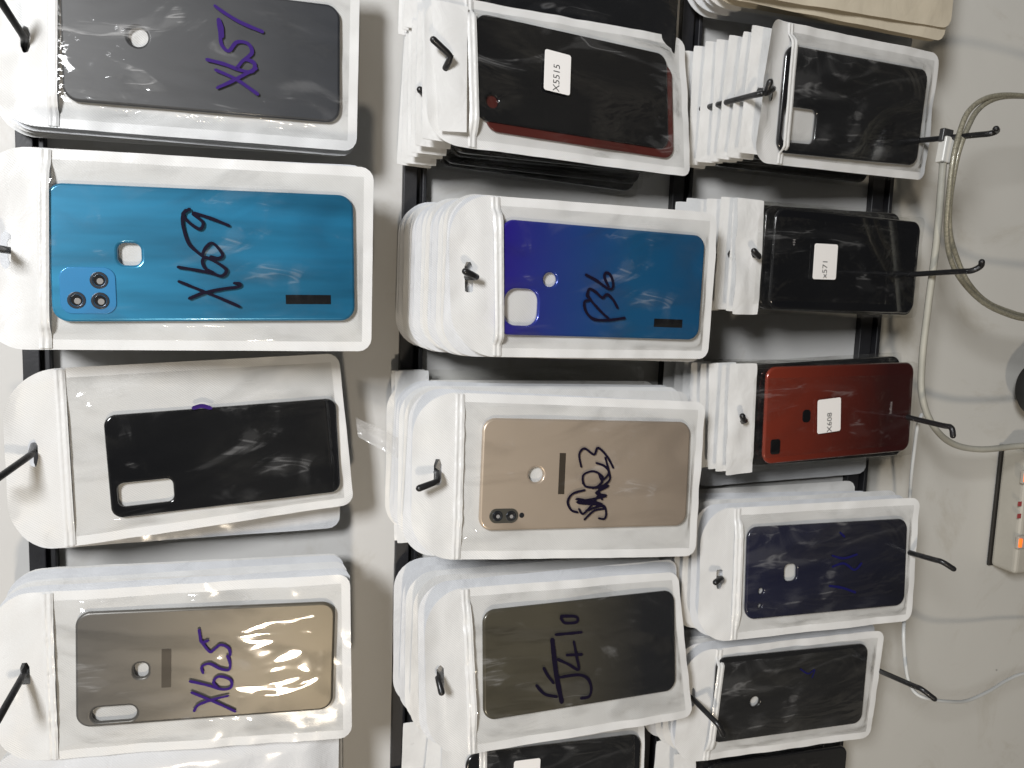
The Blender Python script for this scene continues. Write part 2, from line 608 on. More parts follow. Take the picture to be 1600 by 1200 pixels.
class Sheet:
    """a bag outline W x L in bag coordinates, with a hanging slot"""
    def __init__(s, W, L, rt=0.022, rb=0.009, slot=(0.0, 0.013), slot_w=0.016, slot_h=0.0055, step=0.0038):
        s.W, s.L, s.rt, s.rb, s.slot, s.sw, s.sh = W, L, rt, rb, slot, slot_w, slot_h
        sx_, sy_ = slot
        s.gx = lines(-W / 2, W / 2, step, (sx_ - slot_w / 2, sx_ + slot_w / 2))
        s.gy = lines(0, L, step, (sy_ - slot_h / 2, sy_ + slot_h / 2))
    def build(s, name, zf, xy=lambda x, y: (x, y), hole=True, both=None, inset=0.0, keep=None):
        vs, fs = [], []
        nx = len(s.gx)
        sx_, sy_ = s.slot
        def add(fn):
            base = len(vs)
            for y in s.gy:
                for x in s.gx:
                    X, Y = x, y
                    if hole and abs(abs(x - sx_) - s.sw / 2) < 1e-6 and abs(abs(y - sy_) - s.sh / 2) < 1e-6:
                        X = sx_ + (x - sx_) * 0.88
                        Y = sy_ + (y - sy_) * 0.55
                    X, Y = round_corner(X, Y, s.W, s.L, s.rt, s.rb)
                    px, py = xy(X * (1 - inset), Y)
                    vs.append((px, py, fn(X, Y)))
            for j in range(len(s.gy) - 1):
                for i in range(nx - 1):
                    cx_, cy_ = (s.gx[i] + s.gx[i + 1]) / 2, (s.gy[j] + s.gy[j + 1]) / 2
                    if hole and abs(cx_ - sx_) < s.sw / 2 and abs(cy_ - sy_) < s.sh / 2:
                        continue
                    if keep and not keep(cx_, cy_):
                        continue
                    a = base + j * nx + i
                    fs.append((a, a + nx, a + nx + 1, a + 1))
        add(zf)
        if both:
            add(both)
        return mesh(name, vs, fs)

def edge_dist(x, y, W, L):
    return min(W / 2 - abs(x), y, L - y)

def catmull(pts, sub=6):
    out = []
    n = len(pts)
    for i in range(n - 1):
        p0, p1, p2, p3 = [np.array(pts[k], float) for k in (max(i - 1, 0), i, i + 1, min(i + 2, n - 1))]
        for k in range(sub):
            t = k / sub
            out.append(0.5 * ((2 * p1) + (p2 - p0) * t + (2 * p0 - 5 * p1 + 4 * p2 - p3) * t * t + (3 * p1 - p0 - 3 * p2 + p3) * t ** 3))
    out.append(np.array(pts[-1], float))
    return out

def ribbon(name, strokes, width, zfun, mat, parent):
    vs, fs = [], []
    for si, st in enumerate(strokes):
        p = catmull(st)
        n = len(p)
        rows = []
        ext = []
        t0 = (p[0] - p[1]); t0 /= np.linalg.norm(t0) + 1e-9
        t1 = (p[-1] - p[-2]); t1 /= np.linalg.norm(t1) + 1e-9
        p = [p[0] + t0 * width * 0.4] + p + [p[-1] + t1 * width * 0.4]
        n = len(p)
        for i, q in enumerate(p):
            t = p[min(i + 1, n - 1)] - p[max(i - 1, 0)]
            t = t / (np.linalg.norm(t) + 1e-9)
            nn = np.array([-t[1], t[0]])
            wv = width * (0.86 + 0.22 * noise.noise(Vector((q[0] * 160, q[1] * 160, si))))
            if i in (0, n - 1):
                wv *= 0.45
            row = []
            for k in (-0.5, 0, 0.5):
                a = q + nn * k * wv
                vs.append((a[0], a[1], zfun(a[0], a[1]) + 0.00022 + si * 0.00003))
                row.append(len(vs) - 1)
            rows.append(row)
        for a, b_ in zip(rows, rows[1:]):
            for k in (0, 1):
                fs.append((a[k], b_[k], b_[k + 1], a[k + 1]))
    return link(name, mesh(name, vs, fs, False), parent, mat)

def disc_pts(cx, cy, r, n=24):
    return [(cx + r * math.cos(2 * math.pi * i / n), cy + r * math.sin(2 * math.pi * i / n)) for i in range(n)]

def text_mesh(body, size, name='printing'):
    c = bpy.data.curves.new(name, 'FONT')
    c.body = body
    c.size = size
    c.align_x = 'CENTER'
    c.align_y = 'CENTER'
    c.extrude = 0.00002
    c.resolution_u = 3
    o = bpy.data.objects.new(name, c)
    COL.objects.link(o)
    bpy.context.view_layer.update()
    me = bpy.data.meshes.new_from_object(o.evaluated_get(bpy.context.evaluated_depsgraph_get()))
    bpy.data.objects.remove(o)
    bpy.data.curves.remove(c)
    return me

T = 0.0035      # depth of a cover from its rim to its back
GROUP_BAG = 'zip bags hung on the display hooks'
GROUP_COVER = 'phone back covers in the bags'

def quad_local(pose, quad, h):
    q = [pose.loc(p, h) for p in quad]      # photo TL, TR, BR, BL = right-top, right-bottom, left-bottom, left-top
    return q

def front_bag(d):
    """the front bag on a hook with the cover inside it"""
    pose = Pose(*d['pose'][:2], scale=d.get('scale', 1.0))
    sc = d.get('scale', 1.0)
    cw, cl = d['pose'][2] * sc, d['pose'][3] * sc
    hb = -T - 0.0008
    q = quad_local(pose, d['quad'], hb)
    rt_, rb_, lb_, lt_ = q
    W = (np.linalg.norm(rt_ - lt_) + np.linalg.norm(rb_ - lb_)) / 2
    L = (np.linalg.norm(rt_ - rb_) + np.linalg.norm(lt_ - lb_)) / 2
    def xy(x, y):
        u, v = x / W + 0.5, y / L
        p = (lt_ * (1 - u) + rt_ * u) * (1 - v) + (lb_ * (1 - u) + rb_ * u) * v
        return p[0], p[1]
    # slot in bag coordinates
    sl = pose.loc(d['slot'], hb)
    s_u, s_v = 0.5, 0.06
    for _ in range(30):
        p = np.array(xy((s_u - 0.5) * W, s_v * L))
        du, dv = (rt_ - lt_), (lb_ + rb_ - lt_ - rt_) / 2
        k = np.linalg.solve(np.stack([du, dv], 1), sl - p)
        s_u += k[0]; s_v += k[1]
    slot = ((s_u - 0.5) * W, s_v * L)
    header = d.get('header', False)
    sh = Sheet(W, L, d.get('rt', 0.022) if not header else 0.0015, d.get('rb', 0.008), slot,
               d.get('slot_w', 0.017) if not header else 0.006, d.get('slot_h', 0.0052) if not header else 0.006)
    sd = d['seed']
    curl = d.get('curl', 0.0)
    uz = d.get('zip', 0.028)               # distance of the zip from the top
    def wave(x, y):
        e_ = edge_dist(x, y, W, L)
        z = 0.0016 * noise.noise(Vector((x * 26, y * 26, sd * 3.1))) * (1 if e_ < 0.012 else 0.4)
        z += 0.0011 * noise.noise(Vector((x * 70, y * 70, sd * 5.7)))* (1 if e_ < 0.01 else 0.3)
        if y < uz:
            k = 1 - y / uz
            z += curl * k * k * (0.6 + 0.8 * x / W) + 0.0012 * noise.noise(Vector((x * 30, y * 55, sd))) * sstep(k * 2)
        return z
    zback = lambda x, y: hb + wave(x, y)
    def zfront(x, y):
        px, py = xy(x, y)
        return film_z(px, py, x, y)
    rwid = d.get('fall', 0.015)
    def film_local(px, py):
        s_ = rbox_sd(px, py, cw, cl, 0.009)
        plate_ = sstep(1 - max(s_, 0) / rwid)
        wr = 0.00035 * noise.noise(Vector((px * 45, py * 22, sd))) + 0.00105
        return plate_, wr
    def film_z(px, py, x, y):
        pl, wr = film_local(px, py)
        e_ = edge_dist(x, y, W, L)
        seal = sstep((e_ - d.get('seal', 0.0075)) / 0.005)
        zb = zback(x, y) + 0.00035
        top = wr + 0.0002
        z = zb + (top - zb) * pl * seal
        s_ = rbox_sd(px, py, cw, cl, 0.009)
        z += seal * (1 - pl) * 0.0016 * (1 + 1.3 * noise.noise(Vector((px * 150, py * 150, sd * 2)))) * sstep(1 - s_ / 0.03)
        return z
    name = 'header_bag' if header else 'zip_bag'
    if header:
        uh = pose.loc(d['header_px'], hb)
        # white header card strip across the top, clear film below
        hl = d['header_len']
        shh = Sheet(W, hl, 0.001, 0.001, slot, 0.006, 0.006, 0.003)
        bag = link(name, shh.build('header_strip', lambda x, y: zback(x, y) + 0.0005, xy), None, M_HEAD, pose.mat())
        fs_ = Sheet(W, L, 0.001, 0.004, (0, -1), 0.001, 0.001)
        link('clear_back', fs_.build('clear_back', lambda x, y: zback(x, y) - 0.0002, xy, False), bag, d['film'])
        link('clear_film', fs_.build('clear_film', lambda x, y: zfront(x, y) if y > hl * 0.9 else zback(x, y) + 0.0002, xy, False), bag, d['film'])
    else:
        bag = link(name, sh.build('back_sheet', zback, xy), None, d.get('pearl', M_PEARL[0]), pose.mat())
        # the clear window lies inside the sealed white rim, from the zip down
        rim = d.get('seal', 0.0062)
        shw = Sheet(W, L, d.get('rt', 0.022), d.get('rb', 0.008), (0, -1), 0.001, 0.001, 0.003)
        link('clear_film', shw.build('clear_film', zfront, xy, False, None, 0.0,
             lambda x, y: y > uz + 0.0022 and rbox_sd(x, y - (uz + L) / 2, W - 2 * rim, L - uz - 2 * rim + 0.02, 0.006) < 0.0 and y < L - rim), bag, d['film'])
        vs_, fs_ = [], []
        prof = [(0, 0.0001), (0.0008, 0.0003), (0.0015, 0.0009), (0.0022, 0.0003), (0.0038, 0.00025), (0.0045, 0.0009), (0.0052, 0.0003), (0.0062, 0.0001)]
        nn = 40
        for i in range(nn + 1):
            x = (-W / 2 + W * i / nn) * 0.985
            for (dy, dz) in prof:
                px, py = xy(x, uz + dy)
                dz2 = dz * (1 + 0.35 * noise.noise(Vector((x * 160, dy * 400, sd))))
                vs_.append((px, py, zfront(x, uz + dy) + 0.0002 + dz2))
        m_ = len(prof)
        for i in range(nn):
            for k_ in range(m_ - 1):
                a = i * m_ + k_
                fs_.append((a, a + 1, a + m_ + 1, a + m_))
        link('zip_strip', mesh('zip_strip', vs_, fs_), bag, M_ZIP)
        if d.get('flap'):
            f0 = [pose.loc(p, 0.002) for p in d['flap']]
            n_ = 14
            vs_, fs_ = [], []
            for j in range(n_ + 1):
                for i in range(n_ + 1):
                    u, v = i / n_, j / n_
                    p = (f0[0] * (1 - u) + f0[1] * u) * (1 - v) + (f0[3] * (1 - u) + f0[2] * u) * v
                    vs_.append((p[0], p[1], -0.0005 + 0.0022 * noise.noise(Vector((p[0] * 45, p[1] * 45, 3))) + 0.003 * u * 0.4))
            for j in range(n_):
                for i in range(n_):
                    cxx, cyy = (i + .5) / n_, (j + .5) / n_
                    a = j * (n_ + 1) + i
                    fs_.append((a, a + 1, a + n_ + 2, a + n_ + 1))
            link('header_flap', mesh('header_flap', vs_, fs_), bag, M_HEAD)
    prop(bag, d['bag_label'], 'bag', GROUP_BAG)
    for (strokes, wd, mt) in d.get('ink', []):
        st = [[pose.loc(p, 0.0008) for p in s_] for s_ in strokes]
        def zf(px, py):
            # find the film over this point (inside the cover area the film is flat)
            return film_local(px, py)[1] + 0.0003 if rbox_sd(px, py, cw, cl, 0.009) < 0.002 else hb + 0.006
        ribbon('handwriting', st, wd, zf, mt, bag)

    # ---- cover
    def lr(px, h=0.0):
        return pose.loc(px, h)
    holes = []
    for hdef in d.get('holes', []):
        if hdef[0] == 'c':
            c_ = lr(hdef[1]); holes.append(disc_pts(c_[0], c_[1], hdef[2]))
        else:
            c_ = lr(hdef[1]); holes.append(rrect(hdef[2], hdef[3], hdef[4], 6, c_[0], c_[1]))
    outer = rrect(cw, cl, d.get('corner', 0.009), 10)
    cv = link('back_cover', plate('cover_shell', outer, holes, -T, 0.0, 0.0016), None, d['shell'], pose.mat())
    prop(cv, d['cover_label'], 'phone cover', GROUP_COVER)
    for kind, *a in d.get('parts', []):
        if kind == 'rect':       # name, px centre, w, h, r, z0, z1, bevel, mat
            nm, c_, w_, h_, r_, z0, z1, bv, mt = a
            c_ = lr(c_)
            o = link(nm, plate(nm, rrect(w_, h_, r_, 6, c_[0], c_[1]), [], z0, z1, bv), cv, mt)
            last_part = o
        elif kind == 'lens':     # under the part before it
            c_, r_ = a
            c_ = lr(c_)
            o = link('lens', plate('lens', disc_pts(c_[0], c_[1], r_, 32), [disc_pts(c_[0], c_[1], r_ * 0.68, 32)], 0.0003, 0.0009, 0.0002), last_part, M_RING)
            o2 = link('lens', plate('lens', disc_pts(c_[0], c_[1], r_ * 0.66, 24), [], 0.0003, 0.0007, 0.0001), last_part, M_GLASS)
            o2.name = 'lens_glass'
            o3 = link('lens_hole', plate('lens_hole', disc_pts(c_[0] - r_ * .1, c_[1] - r_ * .1, r_ * 0.36, 24), [], 0.0005, 0.0008, 0.00005), last_part, M_CLEARHOLE)
        elif kind == 'disc':
            nm, c_, r_, z0, z1, mt = a
            c_ = lr(c_)
            link(nm, plate(nm, disc_pts(c_[0], c_[1], r_), [], z0, z1, min(0.0002, (z1 - z0) / 3)), cv, mt)
        elif kind == 'sticker':
            c_, w_, h_, ang, txt, size, off = a
            c_ = lr(c_, 0.001)
            me = plate('label_sticker', rrect(w_, h_, 0.0018, 5), [], 0, 0.00012, 0.00003)
            st = link('label_sticker', me, cv, M_STICK)
            st.location = (c_[0], c_[1], 0.0019)
            st.rotation_euler = (0.0, 0.0, math.radians(ang))
            for v in me.vertices:      # paper lifts a little at the corners
                v.co.z += 1.4 * (v.co.x ** 2) * 0.5
            if txt:
                tx = link('printing', text_mesh(txt, size), st, M_PRINT)
                tx.location = (off[0], off[1], 0.0003)
        elif kind == 'print':
            c_, txt, size, ang = a
            c_ = lr(c_)
            tx = link('printing', text_mesh(txt, size), cv, M_GREYPRINT)
            tx.location = (c_[0], c_[1], 0.00004)
            tx.rotation_euler = (0, 0, math.radians(ang))
    d['W'], d['L'] = W, L
    d['S'] = pose.world((sl[0], sl[1], hb))
    d['slot_uv'] = slot
    d['pose_o'] = pose
    return d

ORD = ['first', 'second', 'third', 'fourth', 'fifth', 'sixth', 'seventh', 'eighth', 'ninth', 'tenth', 'eleventh', 'twelfth', 'thirteenth', 'fourteenth']

def pillow(W, L, slot, thick, seed, rt=0.022, rb=0.008, uz=0.028):
    sh = Sheet(W, L, rt, rb, slot, 0.016, 0.0052, 0.0048)
    def z(x, y, s):
        e_ = edge_dist(x, y, W, L)
        body = sstep((y - uz) / 0.02) * sstep((e_ - 0.002) / 0.02)
        wv = 0.0012 * noise.noise(Vector((x * 28, y * 28, seed * 2.3))) + 0.0007 * noise.noise(Vector((x * 75, y * 75, seed)))
        zr = 0.0007 if (uz < y < uz + 0.006) else 0
        return wv + s * (0.00025 + thick / 2 * body + zr)
    o = (slot[0], slot[1])
    return sh.build('zip_bag', lambda x, y: z(x, y, 1), lambda x, y: (x - o[0], -(y - o[1])), True, lambda x, y: z(x, y, -1))

def header_template(W, L, hl, thick, seed):
    """white header strip, clear body and the cover in it; origin at the hanging hole"""
    slot = (0.0, hl * 0.5)
    wv = lambda x, y: 0.0010 * noise.noise(Vector((x * 30, y * 30, seed * 2.3))) + 0.0006 * noise.noise(Vector((x * 80, y * 80, seed)))
    f = lambda x, y: (x, -(y - slot[1]))
    s1 = Sheet(W, hl, 0.001, 0.001, slot, 0.006, 0.006, 0.0035)
    head = s1.build('header_strip', lambda x, y: wv(x, y) + 0.0003, f, True, lambda x, y: wv(x, y) - 0.0003)
    s2 = Sheet(W, L, 0.001, 0.004, (0, -1), 0.001, 0.001, 0.005)
    def z(x, y, s):
        e_ = edge_dist(x, y, W, L)
        return wv(x, y) + s * (0.0002 + thick / 2 * sstep((y - hl * 0.9) / 0.012) * sstep((e_ - 0.0005) / 0.004))
    body = s2.build('clear_film', lambda x, y: z(x, y, 1), f, False, lambda x, y: z(x, y, -1))
    return head, body

def stack(d, n, rail, what, kind='zip', jit=1.2, dx=0.0, pearl_ids=(0, 1, 2), shell=None, lean=0.0, hl=0.025, W=None, L=None, mat=None, thick=None, skip=0, place='behind'):
    """the bags hung on the same hook behind the front one"""
    S = np.array(d['S'])
    B = np.array([S[0] + dx, WALL - 0.009, RAILS[rail] + 0.002])
    W = W or d['W']; L = L or d['L']
    gap = abs(B[1] - S[1]) / (n + 1)
    th = thick or max(gap * 0.78, 0.002)
    temps = []
    for i in range(n if isinstance(mat, list) else min(4, n)):
        if kind == 'zip':
            temps.append(pillow(W, L, d.get('slot_uv', (0, 0.013)), th, i + d['seed'] * 3))
        else:
            temps.append(header_template(W, L, hl, th, i + d['seed'] * 3))
    rnd = random.Random(d['seed'] * 77 + n)
    for k in range(1, n + 1):
        f = k / (n + 1)
        s = S + (B - S) * f
        a, b_, g_ = d['ang']
        ang = (a * (1 - f) + lean * f + rnd.uniform(-.6, .6), b_ * (1 - f) + rnd.uniform(-1, 1) * jit, g_ * (1 - 0.5 * f) + rnd.uniform(-1, 1) * jit)
        p = Pose(s, ang)
        p.P = p.P + np.array([rnd.uniform(-.0012, .0012), 0, rnd.uniform(-.001, .001)])
        t = temps[(k - 1) % len(temps)]
        lab = f"{ORD[k - 1 + skip]} {'white zip bag' if kind == 'zip' else 'white header clear bag'} {place} {what}"
        if kind == 'zip':
            o = bpy.data.objects.new('zip_bag', t)
            COL.objects.link(o)
            if not t.materials:
                t.materials.append((mat[k - 1] if isinstance(mat, list) else mat) or M_PEARL[pearl_ids[k % len(pearl_ids)]])
            o.matrix_world = p.mat()
            prop(o, lab, 'bag', GROUP_BAG)
        else:
            if not t[0].materials: t[0].materials.append(M_HEAD)
            if not t[1].materials: t[1].materials.append(M_FILM_H)
            o = bpy.data.objects.new('header_bag', t[0])
            COL.objects.link(o)
            o.matrix_world = p.mat()
            c = bpy.data.objects.new('clear_film', t[1])
            COL.objects.link(c)
            c.parent = o
            prop(o, lab, 'bag', GROUP_BAG)
            if shell is not None:
                key = ('cov', round(W, 4), round(th, 4), shell.name)
                if key not in MATS:
                    me = plate('cover_shell', rrect(W - 0.006, L - hl - 0.008, 0.009, 6, 0, -(hl * 0.5 + (L - hl) / 2)), [], -th / 2 + 0.0006, th / 2 - 0.0006, min(0.0012, th / 4))
                    me.materials.append(shell)
                    MATS[key] = me
                cv = bpy.data.objects.new('back_cover', MATS[key])
                COL.objects.link(cv)
                cv.matrix_world = p.mat()
                prop(cv, f"dark cover inside the {ORD[k - 1 + skip]} header bag {place} {what}", 'phone cover', GROUP_COVER)

def hook(S, rail, tip, label, dx=0.0, r=0.0021, out=0.004, base_dz=0.002):
    """plastic hook: plate on the rail, rod through the slot, tip bent up; tip is a list of world points"""
    S = np.array(S)
    B = np.array([S[0] + dx, WALL - 0.008, RAILS[rail] + base_dz])
    t = bpy.data.objects.new('display_hook', None)
    COL.objects.link(t)
    t.location = B
    prop(t, label, 'hook', 'black plastic hooks on the rails')
    pl = link('base_plate', boxmesh('base_plate', 0.013, 0.003, 0.014, 0.001, (0, -0.0025, 0)), t, M_HOOK)
    dirv = (S - B) / np.linalg.norm(S - B)
    pts = [np.zeros(3), (S - B) * 0.5, S - B + dirv * out] + [np.array(p) - B for p in tip]
    # soften the bend
    pp = []
    for i, p in enumerate(pts):
        if 0 < i < len(pts) - 1 and i >= 2:
            pp.append(p + (pts[i - 1] - p) * min(0.45, 0.0035 / np.linalg.norm(pts[i - 1] - p)))
            pp.append(p * 0.8 + 0.1 * (p + (pts[i - 1] - p) * min(0.45, 0.0035 / np.linalg.norm(pts[i - 1] - p))) + 0.1 * (p + (pts[i + 1] - p) * min(0.45, 0.0035 / np.linalg.norm(pts[i + 1] - p))))
            pp.append(p + (pts[i + 1] - p) * min(0.45, 0.0035 / np.linalg.norm(pts[i + 1] - p)))
        else:
            pp.append(p)
    link('rod', tube('rod', pp, lambda s_: r * (1.0 if s_ < 0.93 else 1.08), 12), t, M_HOOK)
    return t

F = [film('film_soft', 0.003, 0.30, 24, 0.045, seed=0.1), film('film_crinkled', 0.015, 0.8, 50, 0.09, seed=0.6, gain=0.6, patch=2.4, streak=0.22, milk=0.05),
     film('film_foil', 0.004, 1.5, 16, 0.05, seed=1.3, gain=1.3, patch=2.2), film('film_dusty', 0.002, 0.6, 40, 0.05, seed=2.1),
     film('film_matte', 0.008, 0.45, 30, 0.09, seed=2.9, patch=2.4)]
M_FILM_H = film('film_header', 0.0015, 0.6, 50, 0.07, seed=3.7, gain=0.7, streak=0.07, milk=0.006, tint=0.97)

BLACK = shell_mat('gloss_black_shell', (0.006, 0.0065, 0.008), None, 0, 0.12)
BLACK2 = shell_mat('black_shell', (0.009, 0.0095, 0.011), None, 0, 0.2)
GREYT = shell_mat('smoky_grey_shell', (0.042, 0.042, 0.044), (0.018, 0.021, 0.028), 0, 0.45, 0.2)
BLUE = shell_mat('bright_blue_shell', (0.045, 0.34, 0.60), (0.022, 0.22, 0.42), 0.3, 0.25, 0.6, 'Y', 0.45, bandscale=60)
VIOL = shell_mat('violet_to_teal_shell', (0.035, 0.020, 0.36), (0.008, 0.12, 0.29), 0.4, 0.25, 1, 'Y', lo=-0.02, hi=0.075)
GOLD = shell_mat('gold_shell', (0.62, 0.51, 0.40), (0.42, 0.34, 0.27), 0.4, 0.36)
MIRROR = shell_mat('bronze_mirror_shell', (0.15, 0.145, 0.138), (0.15, 0.13, 0.095), 0.4, 0.36, 0.0)  # golden tone of the lower end is the warm lamp's reflection painted in
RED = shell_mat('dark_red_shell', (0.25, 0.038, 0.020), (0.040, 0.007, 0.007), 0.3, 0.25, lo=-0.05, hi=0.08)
REDEDGE = shell_mat('maroon_shell', (0.10, 0.018, 0.014), None, 0.2, 0.3)
NAVY = shell_mat('navy_shell', (0.008, 0.010, 0.036), (0.008, 0.009, 0.018), 0.1, 0.25, 0.5)
BLACK_BROWN_REFL = shell_mat('black_shell_brown_reflection', (0.085, 0.076, 0.054), (0.016, 0.017, 0.020), 0.1, 0.25, 0.5, lo=-0.05, hi=0.03)  # black cover; brown upper part is a warm reflection put into the colour

def cr(pts, ox, oy):
    return [(ox + a / 4, oy + b / 4) for a, b in pts]

ink_A1 = [cr(s, 0, 0) for s in (
    [(1345, 40), (1400, 80), (1500, 140), (1640, 200)], [(1365, 125), (1375, 200), (1385, 280), (1430, 320), (1480, 265), (1550, 275), (1575, 330), (1530, 372)],
    [(1370, 125), (1385, 170), (1390, 230)],
    [(1295, 375), (1400, 402), (1500, 440), (1575, 450), (1590, 400), (1530, 375), (1480, 430)], [(1350, 440), (1480, 500), (1610, 590)], [(1360, 550), (1450, 510), (1600, 430)])]
ink_A2 = [cr(s, 0, 300) for s in (
    [(1430, 210), (1330, 170), (1205, 132), (1268, 190), (1248, 232), (1180, 190), (1142, 140), (1185, 108)],
    [(1160, 115), (1140, 165), (1150, 240), (1185, 330), (1262, 398)], [(1262, 398), (1285, 350), (1330, 320), (1390, 390), (1365, 415), (1318, 405)],
    [(1115, 470), (1220, 487), (1320, 507), (1385, 525), (1415, 490), (1370, 450), (1292, 410), (1265, 430), (1280, 475), (1332, 503)],
    [(1185, 665), (1280, 628), (1400, 605), (1490, 592), (1500, 572), (1465, 570)], [(1120, 560), (1240, 608), (1380, 665), (1495, 715)])]
ink_A4 = [cr(s, 0, 900) for s in (
    [(1245, 335), (1252, 380), (1262, 412), (1300, 402)], [(1262, 412), (1310, 470), (1335, 460), (1380, 428), (1430, 450), (1440, 490)],
    [(1270, 602), (1262, 565), (1310, 545), (1380, 578), (1432, 582), (1438, 540), (1422, 498)],
    [(1190, 655), (1300, 680), (1390, 705), (1445, 690), (1440, 645), (1370, 625), (1335, 660), (1365, 700)],
    [(1200, 725), (1300, 765), (1380, 800), (1470, 842)], [(1215, 838), (1245, 800), (1340, 765), (1425, 745)])]
ink_B2 = [cr(s, 800, 300) for s in (
    [(460, 518), (520, 550), (600, 605), (628, 590), (618, 530), (588, 503), (574, 530), (598, 588)],
    [(655, 722), (625, 670), (590, 640), (560, 660), (520, 625), (480, 606), (465, 650)], [(465, 640), (500, 690), (560, 755), (600, 790)],
    [(700, 787), (600, 800), (510, 795), (460, 750), (448, 690), (475, 675)])]
ink_B3 = [cr(s, 800, 600) for s in (
    [(430, 515), (418, 440), (450, 402), (510, 440), (535, 398), (590, 450), (630, 522)],
    [(525, 493), (575, 512), (602, 555), (560, 600), (540, 560)], [(440, 620), (445, 565), (510, 545), (565, 585), (530, 640), (460, 640), (440, 610)],
    [(500, 650), (600, 635), (520, 680), (585, 700), (400, 738), (560, 748), (395, 715), (580, 770), (510, 790), (450, 845)],
    [(450, 662), (375, 685), (345, 735), (365, 785), (405, 800)], [(415, 780), (440, 810), (490, 760), (540, 690)], [(460, 790), (560, 758), (585, 800), (575, 840), (540, 838)],
    [(580, 460), (600, 540), (605, 600), (540, 660), (560, 720)])]
ink_B4 = [cr(s, 800, 900) for s in (
    [(305, 250), (395, 252), (402, 285), (330, 292), (303, 262)], [(272, 365), (350, 358), (432, 350)], [(285, 520), (350, 550), (412, 582), (400, 500), (384, 410)], [(340, 492), (432, 488)],
    [(290, 632), (410, 615), (470, 640), (492, 700), (478, 750), (430, 762)], [(195, 575), (220, 620), (255, 665)], [(150, 682), (200, 735), (275, 752)])]
ink_B4w = [cr([(250, 400), (262, 520), (278, 640), (308, 782)], 800, 900)]
ink_A3 = [[(303, 637), (315, 634), (328, 637)]]
ink_C4 = [[(1300, 868), (1318, 872), (1338, 866)], [(1300, 885), (1318, 880), (1334, 890), (1345, 880)], [(1295, 915), (1315, 918), (1335, 925)], [(1312, 832), (1318, 838)]]
ink_C5 = [[(1250, 1045), (1262, 1052), (1272, 1046), (1268, 1058)]]

FR = {}
FR['A1'] = dict(pose=((0.1422, -0.0213, 0.0355), (-1.5, 1.5, -0.5), 0.0745, 0.1635), quad=[(-6, -85), (563, -48), (557, 237), (-8, 192)], slot=(40, 62), film=F[1], seed=1,
    shell=GREYT, holes=[('c', (215, 57), 0.0058)], ink=[(ink_A1, 0.0025, M_PURPLE)], curl=0.002,
    bag_label='crinkled clear-front zip bag in the top-left corner with purple handwriting', cover_label='smoky grey phone cover under crinkled film and purple handwriting')
FR['A2'] = dict(pose=((0.0143, -0.0692, 0.0316), (0.2, 1.1, -1.6), 0.077, 0.1683), quad=[(-30, 225), (584, 262), (580, 549), (-28, 546)], slot=(8, 390), film=F[0], seed=2,
    shell=BLUE, holes=[('r', (202, 397), 0.0125, 0.0122, 0.004)], ink=[(ink_A2, 0.0021, M_INK)], slot_w=0.022,
    parts=[('rect', 'camera_panel', (138, 454), 0.0262, 0.0288, 0.006, -0.0003, 0.0006, 0.0004, shell_mat('panel_blue', (0.05, 0.30, 0.62), None, 0.3, 0.25)),
           ('lens', (155, 438), 0.0048), ('lens', (120, 469), 0.0048), ('lens', (157, 470), 0.0048),
           ('rect', 'black_label', (482, 468), 0.0056, 0.0268, 0.0002, 0, 0.0002, 0.00003, M_TAPE)],
    bag_label='white-bordered zip bag holding the bright blue cover', cover_label='bright blue phone cover with square three-lens camera panel')
FR['A3'] = dict(pose=((-0.1148, -0.0271, 0.0230), (5.2, 1.7, -3.5), 0.066, 0.1440), quad=[(2, 580), (529, 552), (553, 788), (18, 868)], slot=(52, 708), film=F[0], seed=3, fall=0.03,
    shell=BLACK, corner=0.007, holes=[('r', (228, 770), 0.0150, 0.0325, 0.004)], ink=[(ink_A3, 0.0035, M_PURPLE)], curl=0.004, rt=0.03,
    bag_label='tilted milky zip bag holding the glossy black cover with white camera cutout', cover_label='glossy black phone cover with rounded rectangular white camera cutout')
FR['A4'] = dict(pose=((-0.2473, -0.0484, 0.0345), (-3.3, 0.7, 0.8), 0.0755, 0.1582), quad=[(-14, 930), (547, 897), (550, 1152), (-2, 1192)], slot=(40, 1052), film=F[2], seed=4,
    shell=MIRROR, holes=[('r', (220, 1048), 0.0095, 0.0085, 0.0035), ('r', (178, 1116), 0.0098, 0.0265, 0.0048)], ink=[(ink_A4, 0.0021, M_PURPLE)],
    parts=[('rect', 'brown_label', (260, 1044), 0.0258, 0.0058, 0.0003, 0, 0.0002, 0.00003, M_DARKTAPE)],
    bag_label='shiny zip bag holding the bronze mirror cover, purple handwriting across it', cover_label='bronze mirror phone cover with creased golden reflections')
FR['B1'] = dict(pose=((0.1506, -0.0154, -0.2161), (8.4, 9.0, 1.2), 0.0745, 0.1598), scale=0.965, quad=[(662, -14), (1070, 60), (1079, 277), (668, 222)], slot=(694, 110), film=F[3], seed=5,
    shell=BLACK, flap=[(676, -4), (733, 8), (730, 206), (688, 202)], holes=[('c', (770, 158), 0.0042)],
    parts=[('sticker', (870, 114), 0.0285, 0.0205, -3.0, 'X5515', 0.0072, (-0.004, 0.0005))],
    bag_label='tilted zip bag with red-edged black cover and printed white sticker', cover_label='gloss black phone cover with white sticker, red cover peeking out behind')
